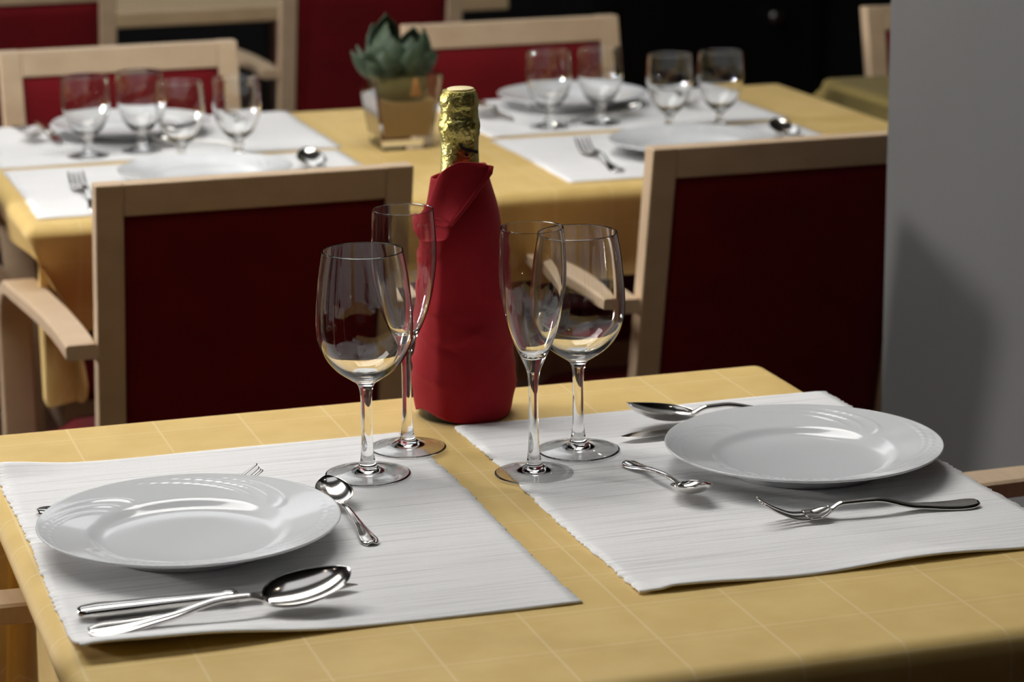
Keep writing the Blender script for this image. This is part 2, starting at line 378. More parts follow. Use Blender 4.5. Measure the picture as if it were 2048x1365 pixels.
# ---------------------------------------------------------------- armchairs
_cm = {}
def armchair(x, y, rz, label, group):
    t = thing('armchair', label, 'chair', (x, y, 0), rz, group); LN = .21; ZT = .862; ZS = .42
    def yb(z): return -.195 - LN * max(0, z - ZS)      # rear face of back at height z (leans away)
    if not _cm:
        HW = .1945; PW = .034; D = .030
        def slab(xa, xb, za, zb, da, db):
            return [(xa, yb(za) + da, za), (xb, yb(za) + da, za), (xb, yb(za) + db, za), (xa, yb(za) + db, za),
                    (xa, yb(zb) + da, zb), (xb, yb(zb) + da, zb), (xb, yb(zb) + db, zb), (xa, yb(zb) + db, zb)]
        _cm['post'] = box_me('post', [slab(-PW / 2, PW / 2, ZS, ZT, 0, D)], .0022)
        _cm['rleg'] = box_me('rear_leg', [[(-.017, -.23, 0), (.017, -.23, 0), (.017, -.20, 0), (-.017, -.20, 0), (-.017, -.195, ZS), (.017, -.195, ZS), (.017, -.165, ZS), (-.017, -.165, ZS)]], .002)
        a = HW - PW
        _cm['rail'] = box_me('top_rail', [slab(-a, a, ZT - .041, ZT - .0005, .0008, D - .0008)], .002)
        _cm['lrail'] = box_me('lower_rail', [slab(-a, a, .425, .455, .002, D - .002)], .002)
        # padded back: front bulges, rear nearly flat and set in from the posts
        top, bot = [], []
        for i in range(15):
            r1, r2 = [], []; u = i / 14; z = .4555 + (ZT - .0415 - .4555) * u
            for j in range(19):
                v = j / 18; xx = (-a + .0005) + (2 * a - .001) * v; e = (1 - (2 * u - 1)**8) * (1 - (2 * v - 1)**8)
                r1.append((xx, yb(z) + .0245 + .014 * e, z)); r2.append((xx, yb(z) + .007 - .004 * e, z))
            top.append(r1); bot.append(r2)
        _cm['pad'] = shell('back_pad', top, bot)
        # seat cushion
        top, bot = [], []
        for i in range(13):
            r1, r2 = [], []; u = i / 12; yy = -.185 + .42 * u
            for j in range(13):
                v = j / 12; hw = .192 + .012 * u; xx = -hw + 2 * hw * v; e = (1 - (2 * u - 1)**6) * (1 - (2 * v - 1)**6)
                r1.append((xx, yy, .425 + .035 * e**.5)); r2.append((xx, yy, .405))
            top.append(r1); bot.append(r2)
        _cm['seat'] = shell('seat', top, bot)
        _cm['frame'] = box_me('seat_frame', [(-.185, .185, .20, .222, .35, .404), (-.185, .185, -.17, -.15, .35, .404), (-.187, -.167, -.15, .20, .35, .404), (.167, .187, -.15, .20, .35, .404)], .002)
        path = []; y0 = yb(.65) + .002; zt = .651
        YF = .145
        for k in range(9): path.append((y0 + (YF - y0) * k / 8, zt + .004 * math.sin(k / 8 * PI)))
        for k in range(1, 13):
            A = PI / 2 * k / 12; path.append((YF + .085 * math.sin(A), zt - .085 * (1 - math.cos(A))))
        for k in range(1, 7): path.append((YF + .085 + .006 * k / 6, (zt - .085) * (1 - k / 6) + .0 * k))
        for s, nm in ((1, 'armR'), (-1, 'armL')):
            _cm[nm] = sweep_strip('arm_and_front_leg', path, *((HW, HW + .038) if s > 0 else (-HW - .038, -HW)), .019, .0025)
        _cm['HW'] = HW; _cm['PW'] = PW
    HW, PW = _cm['HW'], _cm['PW']
    for s in (-1, 1):
        link('back_post', _cm['post'], WOOD, t, (s * (HW - PW / 2), 0, 0)); link('rear_leg', _cm['rleg'], WOOD, t, (s * (HW - PW / 2), 0, 0))
    link('top_rail', _cm['rail'], WOOD, t); link('lower_rail', _cm['lrail'], WOOD, t)
    link('back_pad', _cm['pad'], RED, t, label='red upholstered back pad'); link('seat', _cm['seat'], RED, t, label='red upholstered seat')
    link('seat_frame', _cm['frame'], WOOD, t)
    link('armrest', _cm['armR'], WOOD, t); link('armrest', _cm['armL'], WOOD, t)
    return t
G = 'beech armchairs with red upholstery'
armchair(.0125, 1.318, .0, 'beech armchair with dark red back, left of the two directly behind the front table', G)
armchair(.712, 1.318, .0, 'beech armchair with dark red back partly hidden by the grey pillar', G)
armchair(.052, 2.285 - .283, PI, 'beech armchair facing the camera behind the four left goblets', G)
armchair(.748, 2.36 - .283, PI, 'beech armchair facing the camera behind the plate right of the plant', G)
armchair(.018, 3.35 + .2, 0, 'far armchair turned away, its red back at the top left corner', G)
armchair(.745, 3.35 + .2, 0, 'far armchair turned away, its dark red back behind the potted succulent', G)
armchair(-.435, 1.94, -PI / 2, 'beech armchair at the left end of the middle table, only arm showing', G)
armchair(-.52, -.05, -PI / 2, 'beech armchair left of the front table, only its arm showing at lower left', G)
armchair(.69, -.012, PI / 2, 'beech armchair right of the front table, rounded arm showing at right edge', G)
armchair(1.585, 2.015, PI, 'armchair at the dim table, its post beside the upper edge of the grey pillar', G)

# ---------------------------------------------------------------- placemats
def placemat(cx, cy, w_, h_, label, group, curl=None, seed=0, nx=44, ny=150):
    rng = random.Random(seed); top, bot = [], []; th = .0016
    ph = rng.uniform(0, 6)
    for i in range(ny + 1):
        y = -h_ / 2 + h_ * i / ny; r1, r2 = [], []
        jl, jr = rng.uniform(-.0016, .0012), rng.uniform(-.0012, .0016)
        wl = .0015 * math.sin(y * 18 + ph); 
        for j in range(nx + 1):
            u = j / nx; x = -w_ / 2 + w_ * u + wl * (1 - abs(2 * u - 1) * .2)
            if j == 0: x += jl
            if j == nx: x += jr
            z = .0004 * (1 + math.sin(x * 14 + ph) * math.sin(y * 11 + ph * 2)) * (0 if (j in (0, nx)) else 1)
            if curl: z += curl(x, y, w_, h_)
            yy = y + .0012 * math.sin(x * 25 + ph) * (1 if i in (0, ny) else .5)
            r1.append((x, yy, z + th)); r2.append((x, yy, z))
        top.append(r1); bot.append(r2)
    me = shell('placemat', top, bot)
    o = link('placemat', me, MAT, None, (cx, cy, .7503)); tag(o, label, 'placemat', group); return o
def curl_left(x, y, w_, h_):
    z = .0100 * math.exp(-((y + h_ / 2) / .03)**2) * math.exp(-((x + .105) / .075)**2)
    z += .0085 * math.exp(-((y + h_ / 2) / .03)**2) * math.exp(-((x + w_ / 2) / .05)**2)
    z += .007 * math.exp(-((y - h_ / 2) / .02)**2) * math.exp(-((x + w_ / 2) / .05)**2)
    z += .0008 * math.exp(-((y - .03) / .0018)**2)
    return z
def curl_right(x, y, w_, h_):
    z = .0018 * math.exp(-((y + h_ / 2) / .02)**2) * (1 + math.sin(x * 30)) * (1 if abs(x) < w_ / 2 - .02 else .5)
    z += .0010 * math.exp(-((y - .045) / .0018)**2)
    return z
GM = 'white ribbed cotton placemats'
placemat(-.2069, .0154, .3792, .4992, 'white ribbed placemat under the left front plate, front corner curling up', GM, curl_left, 1)
placemat(.2207, .0165, .3792, .4992, 'white ribbed placemat under the right front plate, crease across it', GM, curl_right, 2)
placemat(.050, 1.604, .500, .372, 'white placemat on the middle table just behind the left chair back', GM, None, 3, 40, 60)
placemat(.786, 1.604, .492, .372, 'white placemat with fork just behind the right chair back', GM, None, 4, 40, 60)
placemat(.052, 2.004, .515, .372, 'white placemat under the four left goblets on the middle table', GM, None, 5, 40, 60)
placemat(.796, 1.998, .50, .355, 'white placemat right of the plant under the far plate', GM, None, 6, 40, 60)
MZ = .7529

# ---------------------------------------------------------------- plates
def plate_mesh():
    prof = [(0, .0058), (.02, .0058), (.045, .0058), (.066, .0059), (.071, .0064), (.0755, .0085), (.079, .0110), (.0815, .0125), (.084, .0133)]
    prof += [(.084 + (.1205 - .084) * k / 22, .0133 + (.0222 - .0133) * (k / 22)**1.05) for k in range(1, 23)]
    prof += [(.1218, .0227), (.1228, .0226), (.1230, .0217), (.1222, .0206), (.118, .0190), (.105, .0158), (.09, .0110), (.08, .0065), (.0735, .0030), (.0725, .0002), (.0705, 0), (.0690, .0018), (.05, .0030), (0, .0030)]
    def fn(r, z, a):
        if .0845 < r < .1206 and z > .0125:
            u = (r - .084) / .037; e = math.sin(PI * min(1, max(0, u)))**.7
            sect = 2 * PI / 4; p = (a - 1.15 * u * u + 10) % sect - sect / 2; h = 0
            for k in range(3):
                c = -.22 + k * .17 + (k - 1) * .22 * u; h += math.exp(-((p - c) / .036)**2) * (1 - .15 * k)
            return r, z + .0011 * e * h
        return r, z
    return lathe('plate', prof, 540, fn=fn)
PM = plate_mesh()
def plate(x, y, rz, label, z=MZ):
    t = thing('dinner_plate', label, 'plate', (x, y, z), rz, 'white porcelain dinner plates')
    link('plate_body', PM, PORC, t)
for q in (( -.2721, 0, .4, 'white porcelain dinner plate on the left front placemat'),
          (.2857, .0369, 1.9, 'white porcelain dinner plate on the right front placemat'),
          (.030, 2.044, .9, 'white plate behind the four left goblets on the middle table', .7526),
          (.765, 2.068, 2.2, 'white plate between plant and back goblets on the middle table', .7526),
          (.057, 1.592, .2, 'white plate just above the left chair back rail', .7526),
          (.784, 1.578, 1.2, 'white plate behind the rail of the right chair back', .7526)): plate(*q)

# ---------------------------------------------------------------- glasses
def glass_mesh(name, outer, inner, n=72):
    """outer from foot centre up to rim, inner from rim down to bowl floor"""
    o = smooth_profile(outer, 6); i = smooth_profile(inner, 6)
    return lathe(name, o + i, n)
WINE = glass_mesh('wine_glass', [(0, .0036), (.010, .0034), (.020, .0024), (.030, .0010), (.0355, .0001), (.0374, .0007), (.0371, .0016), (.030, .0027), (.019, .0043), (.0110, .0066), (.0074, .0110), (.0054, .024), (.0050, .045), (.0050, .066), (.0056, .076), (.0080, .0835), (.015, .0885), (.026, .0965), (.0355, .108), (.0412, .122), (.0426, .135), (.0418, .155), (.0392, .180), (.0357, .2008), (.0353, .2020)],
                  [(.0345, .2020), (.0346, .2005), (.0382, .180), (.0409, .155), (.0417, .135), (.0402, .122), (.0345, .1095), (.025, .0992), (.014, .0930), (.006, .0910), (0, .0908)])
FLUTE = glass_mesh('flute_glass', [(0, .0036), (.009, .0034), (.018, .0025), (.028, .0010), (.0330, .0001), (.0348, .0007), (.0345, .0016), (.028, .0027), (.017, .0046), (.0095, .0074), (.0064, .013), (.0047, .030), (.0042, .055), (.0044, .080), (.0056, .092), (.0080, .0990), (.0115, .107), (.0175, .120), (.0240, .140), (.0283, .165), (.0296, .185), (.0288, .205), (.0276, .2209), (.0272, .2220)],
                   [(.0264, .2220), (.0266, .2205), (.0279, .205), (.0287, .185), (.0274, .165), (.0230, .141), (.0163, .122), (.0105, .1115), (.005, .1070), (0, .1062)])
GOB = glass_mesh('goblet_glass', [(0, .0030), (.010, .0027), (.020, .0014), (.0288, .0001), (.0305, .0008), (.0301, .0017), (.022, .0032), (.012, .0065), (.0072, .012), (.0060, .020), (.0072, .0265), (.014, .0315), (.0235, .0415), (.0310, .056), (.0352, .072), (.0362, .086), (.0355, .102), (.0338, .1185), (.0333, .1205)],
                 [(.0321, .1205), (.0323, .1185), (.0341, .102), (.0348, .086), (.0338, .072), (.0294, .057), (.0222, .0445), (.013, .0365), (.005, .0345), (0, .0343)], 56)
def drink(name, me, x, y, label, cat, group, z=MZ, s=1):
    o = link(name, me, GLASS, None, (x, y, z)); o.scale = (s, s, s); tag(o, label, cat, group)
drink('wine_glass', WINE, -.0865, .1390, 'large clear wine glass at front left, beside the dessert spoon', 'glass', 'empty stemmed glasses on the front table')
drink('wine_glass', WINE, .1130, .1480, 'large clear wine glass on the right mat, behind the front flute', 'glass', 'empty stemmed glasses on the front table')
drink('champagne_flute', FLUTE, -.031, .208, 'tall clear flute left of the wrapped bottle, behind the wine glass', 'glass', 'empty stemmed glasses on the front table', MZ, 1.0)
drink('champagne_flute', FLUTE, .054, .097, 'tall clear flute right of the bottle at the mat edge', 'glass', 'empty stemmed glasses on the front table', MZ - .0015)
GG = 'small goblets on the middle table'
for x, y, l in ((-.064, 1.874, 'small clear goblet leftmost of the four before the left far plate'),
                (.020, 1.889, 'small clear goblet second from left before the left far plate'),
                (.056, 1.760, 'small clear goblet third from left, nearest the left chair back'),
                (.143, 1.775, 'small clear goblet rightmost of the left four'),
                (.661, 1.875, 'small clear goblet nearest the plant in the right group'),
                (.748, 1.880, 'small clear goblet second in the right group, against the chair post'),
                (.822, 1.768, 'small clear goblet third in the right group, against black background'),
                (.905, 1.765, 'small clear goblet rightmost of all, against yellow cloth')):
    drink('goblet', GOB, x, y, l, 'glass', GG, .7522)

# ---------------------------------------------------------------- cutlery
def frange(a, b, n): return [a + (b - a) * i / n for i in range(n + 1)]
def handle_shell(L0, L1, wk, zk, thk=.0018, n=60, ridge=.0011, cup=-.0022):
    top, bot = [], []
    for s in frange(L0, L1, n):
        hw = float(spline(wk, s)); zc = float(spline(zk, s)); r1, r2 = [], []
        tp = max(.0013, min(thk * 1.25, thk * (1 + .6 * (1 - min(1, hw / .005)))))
        for j in range(13):
            t = -1 + 2 * j / 12; b = ridge * math.exp(-((abs(t) - .82) / .10)**2) * min(1, hw / .006)
            dome = cup * (t * t) * min(1, hw / .004)
            edge = -.0006 if j in (0, 12) else 0
            r1.append((s, hw * t, zc + dome + b + edge)); r2.append((s, hw * t * .96, zc + dome - tp - edge))
        top.append(r1); bot.append(r2)
    return shell('handle', top, bot)
def bowl_shell(s0, s1, W_, D, zr0, zr1, n=30):
    top, bot = [], []; th = .0012
    for i in range(n + 1):
        a = i / n; u = -math.cos(PI * a)               # -1..1
        s = (s0 + s1) / 2 + (s1 - s0) / 2 * u
        hw = W_ * math.sqrt(max(0, 1 - u * u))**.92 * (1 + .10 * u * -1) + .0002; r1, r2 = [], []
        if u < -.8: hw = max(hw, .0026)
        zr = zr0 + (zr1 - zr0) * (a)**1.3
        for j in range(19):
            t = -1 + 2 * j / 18; t_ = math.sin(t * PI / 2)
            d = D * (max(0, 1 - t_ * t_))**.75 * (max(0, 1 - (u + .12)**2 / 1.26))**.8
            r1.append((s, hw * t_, zr - d)); r2.append((s, hw * t_ * 1.0, zr - d - th * (.35 + .65 * (1 - abs(t_)**4))))
        top.append(r1); bot.append(r2)
    return shell('bowl', top, bot)
def spoon_meshes(L, BL, BW, D, hz):
    b0 = L - BL; k = L / .205
    wk = [(0, .0058 * k), (.006 * k, .0102 * k), (.013 * k, .0114 * k), (.024 * k, .0104 * k), (.055 * k, .0056 * k), (.10 * k, .0034 * k), (b0 - .006, .0030 * k), (b0 + .004, .0042 * k)]
    zk = [(0, .0038), (.02 * k, .0042), (.06 * k, .0085), (b0 * .78, hz), (b0 - .012, hz - .0004), (b0 + .004, D + .0012)]
    return handle_shell(0, b0 + .004, wk, zk), bowl_shell(b0, L, BW, D, D + .0018, D + .0180 * k)
_sp = spoon_meshes(.200, .068, .0212, .0105, .0175)
_ds = spoon_meshes(.142, .046, .0155, .0075, .0110)
def place(t, x0, y0, ang, roll, pitch, z):
    t.matrix_world = Matrix.Translation((x0, y0, z)) @ Matrix.Rotation(ang, 4, 'Z') @ Matrix.Rotation(-pitch, 4, 'Y') @ Matrix.Rotation(roll, 4, 'X')
def spoon(kind, x0, y0, ang, label, z=MZ, roll=0, pitch=0, group=None):
    hm, bmn = _sp if kind == 'table' else _ds
    t = thing('tablespoon' if kind == 'table' else 'dessert_spoon', label, 'spoon', group=group)
    link('handle', hm, STEEL, t); link('bowl', bmn, STEEL, t); place(t, x0, y0, ang, roll, pitch, z); return t
def fork_parts():
    wk = [(0, .0056), (.006, .0098), (.013, .0110), (.024, .0102), (.055, .0056), (.10, .0034), (.134, .0030), (.142, .0040)]
    zk = [(0, .0042), (.02, .0034), (.06, .0060), (.10, .0145), (.130, .0140), (.142, .0085)]
    hm = handle_shell(0, .142, wk, zk)
    hk = [(.140, .0042), (.146, .0095), (.152, .0115), (.162, .0120)]
    zc = [(.140, .0092), (.146, .0058), (.155, .0032), (.170, .0034), (.190, .0100), (.206, .0195)]
    top, bot = [], []
    for s in frange(.140, .163, 14):
        hw = float(spline(hk, s)); z = float(spline(zc, s)); r1, r2 = [], []
        for j in range(13):
            t = -1 + 2 * j / 12; zz = z + .0018 * t * t * min(1, hw / .011); r1.append((s, hw * t, zz)); r2.append((s, hw * t, zz - .0017))
        top.append(r1); bot.append(r2)
    head = shell('head', top, bot); tines = []
    for c in (-.0100, -.00335, .00335, .0100):
        top, bot = [], []
        for s in frange(.1625, .206, 16):
            z = float(spline(zc, s)) + .0018 * (c / .0118)**2; hw = .0021 * (1 - .45 * ((s - .1625) / .0435)**2); cc = c * (1 + .0 * s)
            top.append([(s, cc + hw * q, z + (0 if abs(q) < .9 else -.0004)) for q in (-1, -.5, 0, .5, 1)]); bot.append([(s, cc + hw * q, z - .0016) for q in (-1, -.5, 0, .5, 1)])
        tines.append(shell('tine', top, bot))
    return hm, head, tines
_fk = fork_parts()
def fork(x0, y0, ang, label, z=MZ, roll=0, pitch=0, group=None):
    t = thing('dinner_fork', label, 'fork', group=group); link('handle', _fk[0], STEEL, t); link('head', _fk[1], STEEL, t)
    for q in _fk[2]: link('tine', q, STEEL, t)
    place(t, x0, y0, ang, roll, pitch, z); t.scale = (.94, 1, 1); return t
def knife_parts():
    V, F = [], []; secs = [(0, .0055, .0028), (.003, .0082, .0040), (.014, .0100, .0050), (.04, .0086, .0048), (.085, .0068, .0046), (.108, .0062, .0046), (.112, .0078, .0056), (.118, .0082, .0054), (.121, .0060, .0036)]
    n = 16
    for s, hw, hh in secs:
        for k in range(n):
            a = 2 * PI * (k + .5) / n; c_, s_ = math.cos(a), math.sin(a)
            V.append((s, hw * math.copysign(abs(c_)**.75, c_), .0050 + hh * math.copysign(abs(s_)**.7, s_)))
    for i in range(len(secs) - 1):
        for k in range(n): F.append((i * n + k, i * n + (k + 1) % n, (i + 1) * n + (k + 1) % n, (i + 1) * n + k))
    F.append(tuple(range(n))); F.append(tuple(range((len(secs) - 1) * n, len(secs) * n)))
    hm = mesh('knife_handle', V, F, smooth=False)
    for p in hm.polygons: p.use_smooth = abs(p.normal.x) < .6
    top, bot = [], []
    up = [(.119, .0058), (.125, .0064), (.16, .0086), (.19, .0092), (.205, .0070), (.2145, .0012)]; dn = [(.119, .0058), (.14, .0066), (.19, .0070), (.2145, .0002)]
    for s in frange(.119, .2145, 40):
        a, b = float(spline(up, s)), -float(spline(dn, s)); r1, r2 = [], []
        for j in range(9):
            t = j / 8; y = b + (a - b) * t; th = .0013 * (1 - t**3) * (1 if s < .2 else max(.2, (.2145 - s) / .0145)) + .0002
            r1.append((s, y, .0045 + th / 2)); r2.append((s, y, .0045 - th / 2))
        top.append(r1); bot.append(r2)
    return hm, shell('blade', top, bot)
_kn = knife_parts()
def knife(x0, y0, ang, label, z=MZ, group=None):
    t = thing('table_knife', label, 'knife', group=group); link('handle', _kn[0], STEEL, t); link('blade', _kn[1], STEEL, t); place(t, x0, y0, ang, 0, 0, z); return t
GS, GF, GK, GD = 'steel tablespoons', 'steel dinner forks', 'steel table knives', 'steel dessert spoons'
A = math.atan2
fork(-.379, .122, A(.006, .186), 'steel fork mostly under the left front plate, tines pointing back', pitch=0, group=GF)
knife(-.386, -.149, A(-.007, .211), 'steel knife on the left mat, blade partly under the tablespoon', group=GK)
spoon('table', -.384, -.190, A(.013, .197), 'steel tablespoon lying over the knife at front left', MZ + .0012, roll=.24, pitch=-.002, group=GS)
spoon('dessert', -.1335, -.055, A(.142, -.002), 'steel dessert spoon between left plate and wine glass', roll=-.05, group=GD)
fork(.377, -.119, PI + A(-.012, .193), 'steel fork in front of the right plate, tines raised to the left', group=GF)
spoon('dessert', .139, .093, A(-.14, .020), 'steel dessert spoon left of the right front plate', group=GD)
spoon('table', .377, .200, PI + A(.006, .19), 'steel tablespoon behind the right front plate, bowl raised', group=GS)
knife(.372, .168, PI + A(.004, .2), 'steel knife behind the right plate, only blade tip showing', group=GK)
fork(.628, 1.46, PI / 2 - .05, 'steel fork beside the plate behind the right chair back', .7522, group=GF)
spoon('table', .958, 1.472, PI / 2, 'steel tablespoon with bright bowl above the right chair rail', .7522, group=GS)
spoon('table', .222, 1.475, PI / 2, 'steel tablespoon with bright bowl above the left chair rail', .7522, group=GS)
fork(-.118, 1.445, PI / 2, 'steel fork beside the left top corner of the left chair back', .7522, group=GF)
spoon('table', -.128, 2.195, -PI / 2 + .03, 'steel tablespoon at far left of the middle table', .7522, group=GS)
knife(-.092, 2.19, -PI / 2, 'steel knife left of the far left plate', .7522, group=GK)
spoon('dessert', .175, 1.885, PI - .2, 'steel dessert spoon between the left goblets and their plate', .7522, group=GD)
fork(.20, 2.17, -PI / 2, 'steel fork right of the far left plate', .7522, group=GF)
spoon('table', .590, 2.165, -PI / 2 + .02, 'steel tablespoon just right of the foil bottle neck', .7522, group=GS)
knife(.620, 2.155, -PI / 2, 'steel knife between plant and far right plate', .7522, group=GK)
spoon('dessert', .70, 1.91, .2, 'steel dessert spoon in front of the far right plate', .7522, group=GD)
fork(.935, 2.14, -PI / 2, 'steel fork right of the far right plate', .7522, group=GF)

# ---------------------------------------------------------------- champagne bottle and napkin
BX, BY, BZ = .0545, .315, .7502
bt = thing('champagne_bottle', 'champagne bottle with gold foil neck wrapped in a red napkin', 'bottle', (BX, BY, BZ))
link('bottle_body', lathe('bottle_body', smooth_profile([(0, .008), (.02, .006), (.036, .001), (.0415, .0005), (.0438, .004), (.0440, .02), (.0425, .085), (.0385, .115), (.0330, .150), (.0260, .185), (.0200, .215), (.0168, .240), (.0150, .262), (.0150, .290), (0, .292)], 5), 56), BOTG, bt)
rngf = random.Random(3)
fz = [[rngf.uniform(-1, 1) for _ in range(60)] for _ in range(40)]
def foil_fn(r, z, a):
    k = int(a / (2 * PI) * 60) % 60; i = int((z - .2) * 300) % 40
    amp = .00035 if z > .262 else .00012
    rr = r + amp * fz[i][k]
    if .284 < z < .309: rr += .0006 * max(0, math.cos(4 * a + .7))**6
    if .276 < z < .284: rr += .0005 * fz[3][k]
    return rr, z
foil = lathe('foil_sleeve', smooth_profile([(.0300, .190), (.0205, .228), (.0182, .240), (.0176, .262), (.0180, .268), (.0188, .2725), (.0196, .278), (.0190, .2830), (.0172, .2870), (.0170, .2950), (.0176, .3000), (.0172, .306), (.0160, .3105), (.0150, .3120), (.0142, .3124), (0, .3126)], 4), 60, fn=foil_fn)
link('foil_sleeve', foil, FOIL, bt)
link('cap_disc', lathe('cap_disc', [(0, .3148), (.0110, .3146), (.0126, .3140), (.0128, .3122), (0, .3118)], 36), PAPER, bt, (.0015, 0, 0))
# dark handwritten-style mark on the foil, seen just above the napkin
cu = bpy.data.curves.new('mark', 'FONT'); cu.body = 'J.'; cu.size = .021; cu.extrude = .0; cu.offset = .0005; cu.shear = .3
tmp = bpy.data.objects.new('tmp', cu); C.objects.link(tmp); dg = bpy.context.evaluated_depsgraph_get(); dg.update()
tme = bpy.data.meshes.new_from_object(tmp.evaluated_get(dg)); bpy.data.objects.remove(tmp)
bm = bmesh.new(); bm.from_mesh(tme); bmesh.ops.triangulate(bm, faces=bm.faces); bmesh.ops.subdivide_edges(bm, edges=bm.edges, cuts=2)
CA = A(-.954, -.30)     # direction from the bottle towards the viewer side of the room
for v in bm.verts:
    u, h = v.co.y, -v.co.x      # letters run down the neck
    a = CA + .30 + u / .018; z = .262 + h
    r = .0186 + (.0014 if z < .245 else 0) + .0004
    v.co = (r * math.cos(a), r * math.sin(a), z)
bm.to_mesh(tme); bm.free(); tme.materials.clear()
link('printed_mark', tme, BLACK, bt, label='black script mark on the gold foil')

# napkin: body surface r(a,z) with wrinkles, open slanted top, plus collar flap and rolled tuck
VD = np.array([-.30, -.954]); VR = np.array([.954, -.30])       # towards the viewer / to the viewer's right
NR = [(0, .0440), (.006, .0462), (.022, .0482), (.040, .0490), (.060, .0474), (.085, .0448), (.107, .0430), (.140, .0402), (.160, .0385), (.180, .0362), (.200, .0322), (.215, .0290), (.232, .0262), (.245, .0245)]
rngn = random.Random(8); wr = [(rngn.uniform(0, 6.28), rngn.uniform(.02, .21), rngn.uniform(-.9, .9), rngn.uniform(.3, 1.3)) for _ in range(34)]
def nap_r(a, z):
    r = float(spline(NR, z)); da = lambda c: (a - c + PI) % (2 * PI) - PI
    for c, zz, sl, am in wr:
        d = da(c); r += .0024 * am * math.exp(-(d / .55)**2) * math.exp(-((z - zz - sl * .03 * d) / .0042)**2)
    ar = A(VR[1], VR[0])
    r += .0028 * math.exp(-(da(ar + .1) / .35)**2) * math.exp(-((z - .030) / .010)**2)          # bulge low right
    r += .0045 * math.exp(-(da(ar) / .7)**2) * math.exp(-((z - .205) / .03)**2)                 # fuller on the right near the top
    av = A(VD[1], VD[0]); r += .0010 * math.exp(-(da(av - .5) / .12)**2) * min(1, z / .05)       # vertical seam
    r += .0024 * math.exp(-(da(av - .25) / .9)**2) * math.exp(-((z - .084 - .006 * math.sin(3 * da(av))) / .0035)**2)
    r += .0026 * math.exp(-(da(av - .8) / .6)**2) * math.exp(-((z - .045 + .014 * da(av - .8)) / .0045)**2)
    r -= .0020 * math.exp(-(da(av - .6) / .7)**2) * math.exp(-((z - .070 + .010 * da(av)) / .006)**2)
    r += .0011 * math.sin(3 * a + 26 * z) * min(1, z / .1) + .0005 * math.sin(5 * a - 61 * z + 1)
    return r
nn, mz = 110, 90; top, bot = [], []
V, F = [], []
av = A(VD[1], VD[0])
for lay in (0, 1):
    for i in range(mz + 1):
        for k in range(nn):
            a = 2 * PI * k / nn; d = (a - av + PI) % (2 * PI) - PI
            zt = .236 + .006 * math.cos(a - A(VR[1], VR[0]))
            zb = .0012 + .010 * max(0, math.cos(a - (av - .95)))**6
            z = zb + (zt - zb) * i / mz; r = nap_r(a, z) - lay * .0016
            V.append((r * math.cos(a), r * math.sin(a), z))
NL = (mz + 1) * nn
for lay in (0, 1):
    for i in range(mz):
        for k in range(nn):
            j = (k + 1) % nn; o_ = lay * NL; F.append((o_ + i * nn + k, o_ + i * nn + j, o_ + (i + 1) * nn + j, o_ + (i + 1) * nn + k))
for i in (0, mz):
    for k in range(nn):
        j = (k + 1) % nn; F.append((i * nn + k, i * nn + j, NL + i * nn + j, NL + i * nn + k))
nt = thing('napkin', 'crimson cloth napkin wrapped around the bottle with folded collar', 'napkin', (BX, BY, BZ))
link('wrap', mesh('wrap', V, F), NAP, nt)
def front_pt(a_, z, lift):
    """point on the viewer side of the wrap at lateral offset a_ (m) and height z, raised by lift"""
    R = max(float(spline(NR, min(z, .243))), .0205) + .0035 + lift
    q = max(-.999, min(.999, a_ / R)) if abs(a_) < R else math.copysign(.999, a_)
    dd = R * math.sqrt(max(0, 1 - q * q)) if abs(a_) < R else -(abs(a_) - R) * .5
    p = VR * a_ + VD * dd; return (p[0], p[1], z)
S = 2070.
def px(x, y): zc = (819.5 - y) / 2058.; return ((x - (917.3 + (y - 181) * .0157)) / S, zc)
def flap(name, rows, lift, th=.002, n=26):
    """rows: (y, xl, xr) in units of the bottle's own frontal elevation drawing"""
    ys = [r[0] for r in rows]; xl = [(r[0], r[1]) for r in rows]; xr = [(r[0], r[2]) for r in rows]; top, bot = [], []
    for i in range(41):
        y = ys[0] + (ys[-1] - ys[0]) * i / 40; a0, a1 = float(spline(xl, y)), float(spline(xr, y)); r1, r2 = [], []
        for j in range(n + 1):
            x = a0 + (a1 - a0) * j / n
            # near the diagonal (right) hem the cloth turns up into a soft roll
            u = (a1 - x) / 40.; e = math.exp(-(u / .35)**2)
            yy = y + (0 if i not in (0, 40) else 0)
            a_, z = px(x, yy - .5 * 0); z += .0
            h = lift + .0028 * e + .0008 * math.sin(x * .11 + y * .05)
            depth_z = .008 * (1 - abs(2 * j / n - 1)) * 0
            r1.append(front_pt(a_, z - depth_z + .007, h + th)); r2.append(front_pt(a_, z - depth_z + .007, h))
        top.append(r1); bot.append(r2)
    return shell(name, top, bot)
link('collar_flap', flap('collar', [(319, 918, 948), (324, 906, 966), (334, 890, 980), (346, 879, 976), (362, 872, 963), (380, 866, 948), (400, 860, 932), (420, 846, 916), (433, 834, 904), (440, 838, 898)], .0062, .0022), NAP, nt, label='folded-down collar of the napkin')
link('tucked_roll', flap('roll', [(424, 842, 880), (430, 833, 900), (440, 829, 904), (452, 831, 903), (462, 838, 897), (472, 846, 852)], .0048, .003), NAP, nt, label='rolled tuck under the napkin collar')
